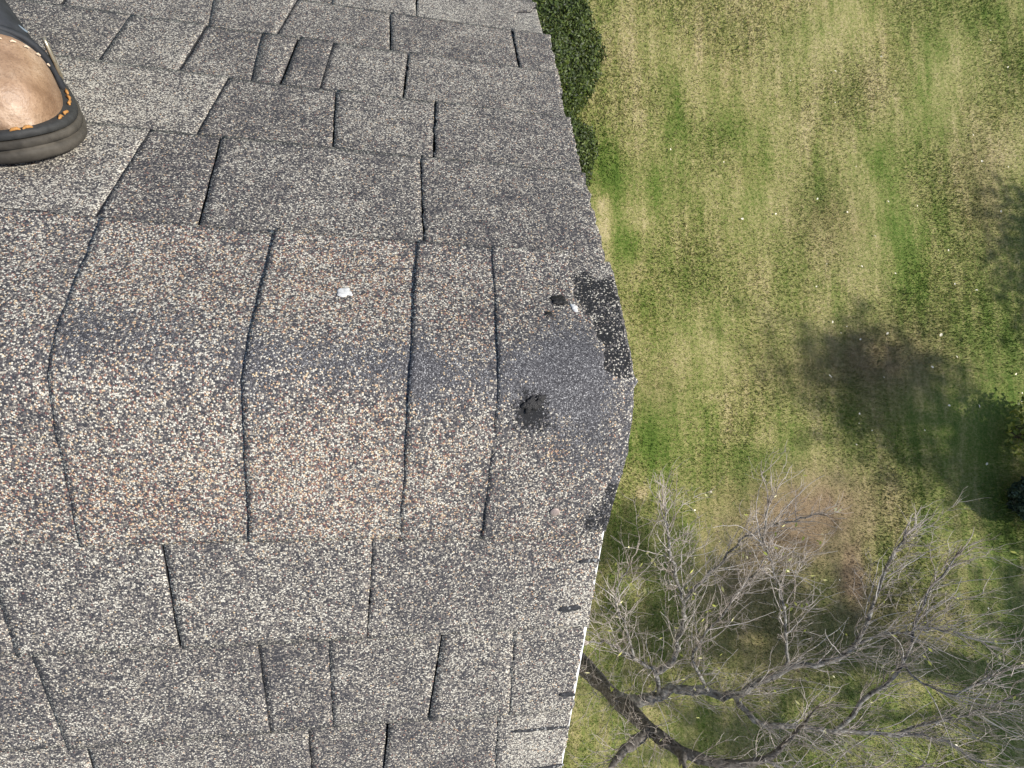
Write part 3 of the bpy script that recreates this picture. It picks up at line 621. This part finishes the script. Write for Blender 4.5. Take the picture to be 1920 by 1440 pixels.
me = mesh_np('leaves', V, F); vattr(me, 'rand', np.repeat(rng.random(len(F)), 4))
tag(new_obj('leaves', me, (leaf_material('last_autumn_leaves', [(0.2, (0.16, 0.20, 0.03)), (0.6, (0.36, 0.36, 0.08)), (0.9, (0.62, 0.58, 0.36))]),), tree), kind='stuff')
print('twig faces', len(twigs.F), 'leaves', len(leafpos))

# tall trees standing beyond the right of the lawn; they throw the broad shade on it
GREEN = leaf_material('broad_leaves', [(0.2, (0.02, 0.04, 0.008)), (0.6, (0.05, 0.085, 0.018)), (0.9, (0.10, 0.13, 0.03))])
def tall_tree(base, hc, lobes, seed, label, n, soft=True):
    o = empty('shade_tree', base); tag(o, label, 'tree', 'tall trees beyond the lawn')
    tb = Tubes(); top = Vector((0, 0, hc)); tb.add([Vector((0, 0, -.1)), Vector((.1, 0, hc * .35)), Vector((.02, .1, hc * .7)), top], (.26, .19, .15, .07), 10); tb.build('trunk', BARK, o)
    lb = Tubes(); r = random.Random(seed)
    for (cx, cy, cz, rx, ry, rz) in lobes: lb.add([Vector((.05, 0, hc * .55)), Vector((cx * .5, cy * .5, lerp(hc * .55, cz, .6))), Vector((cx, cy, cz))], (.08, .05, .02), 6)
    lb.build('limbs', BARK, o); leaf_cloud('crown', o, GREEN, lobes, n, .10, seed, shell=.2, gauss=soft)
# shade wanted around (6, .7), (7.7, 2.5) and (7.1, -2.8): each crown stands up-sun of its shade
def upsun(gx, gy, h): k = h / SUN.z; return gx + SUN.x * k, gy + SUN.y * k
SHADES = [((6.15, 0.55), 12.0, 2700, 'broad shade tree beyond the lawn, middle of the row', [(-1.1, .75, 0, .75, .5, .8), (-.5, .35, .2, 1.0, .8, .8), (0, 0, .4, 1.0, .9, .8), (.5, -.35, -.4, .9, .6, .8), (.9, -.7, .5, .9, .6, .7), (1.4, -1.0, 0, .9, .7, .7), (.4, .5, .3, .7, .4, .7)]),
          ((8.65, 2.45), 7.6, 2600, 'dense shade tree beyond the lawn, farthest from the bare tree', [(-.15, .8, 0, 1.0, .75, .8), (-.05, -.1, .2, 1.05, .7, .8), (0.1, -.9, 0, 1.0, .65, .8), (.9, 0, .3, 1.1, 1.6, .9)]),
          ((7.6, -2.0), 10.0, 4200, 'broad shade tree beyond the lawn, nearest the bare tree', [(0, 0, 0, .9, 1.2, .9), (-.2, -1.2, .3, 1.1, 1.0, .8), (1.2, .4, .2, 1.2, 1.4, 1.0), (-.5, -2.3, -.2, 1.2, .9, .8)]),
          ((3.7, -1.9), 12.0, 3000, 'thinly leaved unseen tree added to dim the lawn under the bare tree', [(-1.2, 0, 0, 1.1, .8, .9), (0, .2, .3, 1.2, .8, .9), (1.1, -.2, 0, 1.1, .9, .9), (-.4, -1.1, -.3, 1.5, .8, .8), (-1.3, .9, .2, .7, .5, .6)])]  # last entry: unseen tree added to dim the lawn while its twigs stay sunlit
for i, (g, h, k, lab, lobes) in enumerate(SHADES):
    bx_, by_ = upsun(g[0], g[1], h)
    tall_tree((bx_, by_, GZ), h, [(a, b, h + c, d, e, f) for (a, b, c, d, e, f) in lobes], 50 + i, lab, k, i != 1)

# ------------------------------------------------------------------ the work boot
def leather():
    t = NT('tan_leather'); tc = t.n('ShaderNodeTexCoord').outputs['Object']
    a = t.noise(tc, 22, 5, .65); g_ = t.noise(tc, 420, 3, .6)
    c = t.ramp(a, [(.30, (.15, .085, .046)), (.48, (.26, .165, .10)), (.62, (.37, .265, .18)), (.76, (.50, .42, .33))])
    c = t.mix(t.math('MULTIPLY', t.math('GREATER_THAN', g_, .56), .35), c, (.12, .07, .04))
    t.l(c, t.b.inputs['Base Color']); t.b.inputs['Roughness'].default_value = .5
    t.bump(t.math('ADD', g_, t.math('MULTIPLY', a, 2.0)), .5, .0012); return t.m
LEATHER = leather()
DARKL = simple('dark_grey_nubuck', (0.020, 0.022, 0.026), 0.7, 0.4, 90, 0.4, 0.001)
RUB = simple('grey_brown_rubber', (0.058, 0.051, 0.041), 0.8, 0.55, 45, 0.2, 0.001)
WELT = simple('dark_welt', (0.028, 0.028, 0.027), 0.75, 0.3, 150, 0.3, 0.001)
THREAD = simple('gold_thread', (0.33, 0.16, 0.045), 0.7, 0.3, 500, 0.4, 0.0005)
METAL = simple('brass_hook', (0.42, 0.37, 0.27), 0.35, 0.15, 200, 0.1, 0.0005, 0.8, 0.5)
boot = empty('work_boot'); tag(boot, 'tan leather work boot with dark upper and gold welt stitching, standing on the far slope', 'boot')
n_ = Vector((0, ST, CT)); up_ = Vector((0, -CT, ST)); yaw = math.radians(34)       # toe points up the slope to the ridge
f2 = up_ * math.cos(yaw) + n_.cross(up_) * math.sin(yaw); s2 = n_.cross(f2)
M = Matrix((f2, s2, n_)).transposed().to_4x4(); M.translation = roof_pt(-0.586, 0.232, 0.0120)
boot.matrix_world = M @ Matrix.Scale(1.17, 4)
LEN = 0.30
def half_w(a, inset=0.0):
    """half width of the boot's plan at distance a behind the toe tip"""
    a = max(0.0, a - inset)
    R_ = 0.085
    if a < R_: w = 0.052 * (1 - ((R_ - a) / R_) ** 2.3) ** (1 / 2.1)
    elif a < 0.20: w = lerp(0.052, 0.040, (a - R_) / (0.20 - R_))
    else:
        w = 0.040; 
        e = LEN - inset - a
        if e < 0.04: w = 0.040 * max(0, 1 - ((0.04 - e) / 0.04) ** 2) ** .5
    return max(0.0, w - inset)
def plan(inset, n=36):
    """closed outline, toe first, going round"""
    A = [LEN * (0.5 - 0.5 * math.cos(math.pi * i / n)) for i in range(n + 1)]
    A = [lerp(inset, LEN - inset, a / LEN) for a in A]
    R_ = [(-a, half_w(a, inset)) for a in A]; L_ = [(-a, -half_w(a, inset)) for a in A[1:-1]][::-1]
    return R_ + L_
def layered(name, layers, mat, cap_top=True, parent=boot):
    V = []; F = []; N = None
    for (inset, z) in layers:
        o = plan(inset); N = len(o); V += [(x, y, z + 0.012 * max(0, 1 + x / 0.06) ** 2 * (1 if z < .02 else 1)) for x, y in o]
    for k in range(len(layers) - 1):
        for j in range(N): F.append((k * N + j, (k + 1) * N + j, (k + 1) * N + (j + 1) % N, k * N + (j + 1) % N))
    me = bpy.data.meshes.new(name); me.from_pydata(V, [], F + [tuple(range(N))] + ([tuple(range((len(layers) - 1) * N, len(layers) * N))[::-1]] if cap_top else [])); me.update()
    bm = bmesh.new(); bm.from_mesh(me); bmesh.ops.recalc_face_normals(bm, faces=bm.faces); bm.to_mesh(me); bm.free()
    for p in me.polygons: p.use_smooth = len(p.vertices) == 4
    return new_obj(name, me, (mat,), parent)
outsole = layered('outsole', [(.004, 0), (.001, .003), (0, .007), (.0005, .0105), (.003, .0115), (.003, .013), (.0005, .0138), (.0, .0185), (.002, .0205)], RUB)
welt = layered('welt', [(.004, .0206), (.0012, .0215), (.001, .0255), (.003, .0278), (.012, .0284)], WELT)
rs = random.Random(3)
ol = [Vector((x, y, 0)) for x, y in plan(.0044, 120)]
for sgn in (-1, 1):
    path = [ol[(sgn * k) % len(ol)] for k in range(110)]; cum = [0.0]
    for k in range(1, len(path)): cum.append(cum[-1] + (path[k] - path[k - 1]).length)
    def along(d):
        k = next((q for q in range(1, len(cum)) if cum[q] >= d), len(cum) - 1); u = (d - cum[k - 1]) / max(1e-9, cum[k] - cum[k - 1])
        p = path[k - 1].lerp(path[k], u); p.z = .0292 + 0.012 * max(0, 1 + p.x / 0.06) ** 2; return p
    d = .001
    while d < .19:
        p, q = along(d), along(d + .0072); d += .0098 + rs.uniform(0, .0016)
        if rs.random() < .12: continue
        w_ = Vector((rs.uniform(-1, 1), rs.uniform(-1, 1), 0)) * .0007
        tb = Tubes(); tb.add([p - Vector((0, 0, .0012)), p.lerp(q, .25) + w_, p.lerp(q, .75) - w_, q - Vector((0, 0, .0012))], (.0006, .0013, .0013, .0006), 6)
        tb.build('stitch', THREAD, welt)
# toe cap: a low rounded dome over the welt
def dome(name, mat, a0, a1, inset, hfun, na=26, nb=20, z0=.0278, side=(-1, 1), puff=0.0, wfun=None):
    V = []; F = []
    for i in range(na + 1):
        a = lerp(a0, a1, (i / na) ** 1.4); w = (wfun or (lambda a: half_w(a, inset)))(a)
        for j in range(nb + 1):
            ph = lerp(side[0], side[1], j / nb) * math.pi / 2
            sn = math.sin(ph); cs = max(0, math.cos(ph))
            lift = 0.012 * max(0, 1 - a / 0.06) ** 2
            V.append((-a, w * sn * (1 + puff * cs), z0 + lift + (hfun(a) - lift * .5) * cs ** .62 + 0.0009 * nz(a, sn * .05, 60, 3)))
    for i in range(na):
        for j in range(nb): k = i * (nb + 1) + j; F.append((k, k + 1, k + nb + 2, k + nb + 1))
    me = mesh_np(name, V, F, True); o = new_obj(name, me, (mat,), boot)
    return o
toeh = poly([(.0105, .000), (.0150, .019), (.026, .036),  (.045, .042), (.07, .049), (.10, .056), (.14, .066)])
toe = dome('toe_cap', LEATHER, .0105, .16, .0088, toeh, puff=.05)
uph = poly([(.078, .044), (.084, .056), (.092, .064), (.11, .080), (.14, .105), (.18, .135), (.22, .15), (.29, .15)])
upper = dome('upper', DARKL, .079, .289, .0075, uph)
seam = Tubes(); sv = []
for j in range(25):
    ph = lerp(-1, 1, j / 24) * math.pi / 2; sv.append(Vector((-.0815 - .006 * math.cos(ph), half_w(.082, .0060) * math.sin(ph), .0285 + .0545 * max(0, math.cos(ph)) ** .62)))
seam.add(sv, [.0032] * 25, 8); seam.build('collar_roll', DARKL, upper)
st = Tubes(); st.add([p + Vector((-.012, 0, .0062)) for p in sv[4:21]], [.0009] * 17, 5); st.build('piping', simple('blue_grey_piping', (.12, .15, .18), .6, .2, 200, .2), upper)
for k in range(12):
    ph = lerp(-.8, .8, k / 11) * math.pi / 2
    p = Vector((-.0740, half_w(.075, .0075) * math.sin(ph), .0290 + .0500 * math.cos(ph) ** .62)); q = p + Vector((0, .0045 * math.cos(ph), -.002 * math.sin(ph)))
    tb = Tubes(); tb.add([p, p.lerp(q, .5) + Vector((0, 0, .0008)), q], (.0006, .0010, .0006), 5); tb.build('stitch', simple('beige_thread', (.55, .42, .3), .8, .2, 400, .2) if k == 0 else bpy.data.materials['beige_thread'], toe)
hk = Tubes(); pts = []
for j in range(17):
    a = 2 * math.pi * j / 16; pts.append(Vector((-.084 + .0045 * math.cos(a), half_w(.084, .0035), .052 + .017 * math.sin(a))))
hk.add(pts, [.0016] * 17, 8); hk.build('lace_hook', METAL, upper)
tab = Tubes(); tab.add([Vector((-.150, .030, .105)), Vector((-.155, .040, .120)), Vector((-.160, .043, .135)), Vector((-.168, .040, .148))], (.008, .012, .012, .006), 8); tab.build('pull_tab', LEATHER, upper)
# laces crossing the tongue
LACE = simple('black_lace', (.02, .02, .02), .8, .3, 300, .3)
for k in range(4):
    a = .105 + k * .022; h = uph(a)
    tb = Tubes(); tb.add([Vector((-a - .004 * math.cos(v), .036 * math.sin(v), .030 + h * max(0, math.cos(v)) ** .62 + .002)) for v in [lerp(-.9, .9, i / 10) for i in range(11)]], [.0022] * 11, 6); tb.build('lace', LACE, upper)
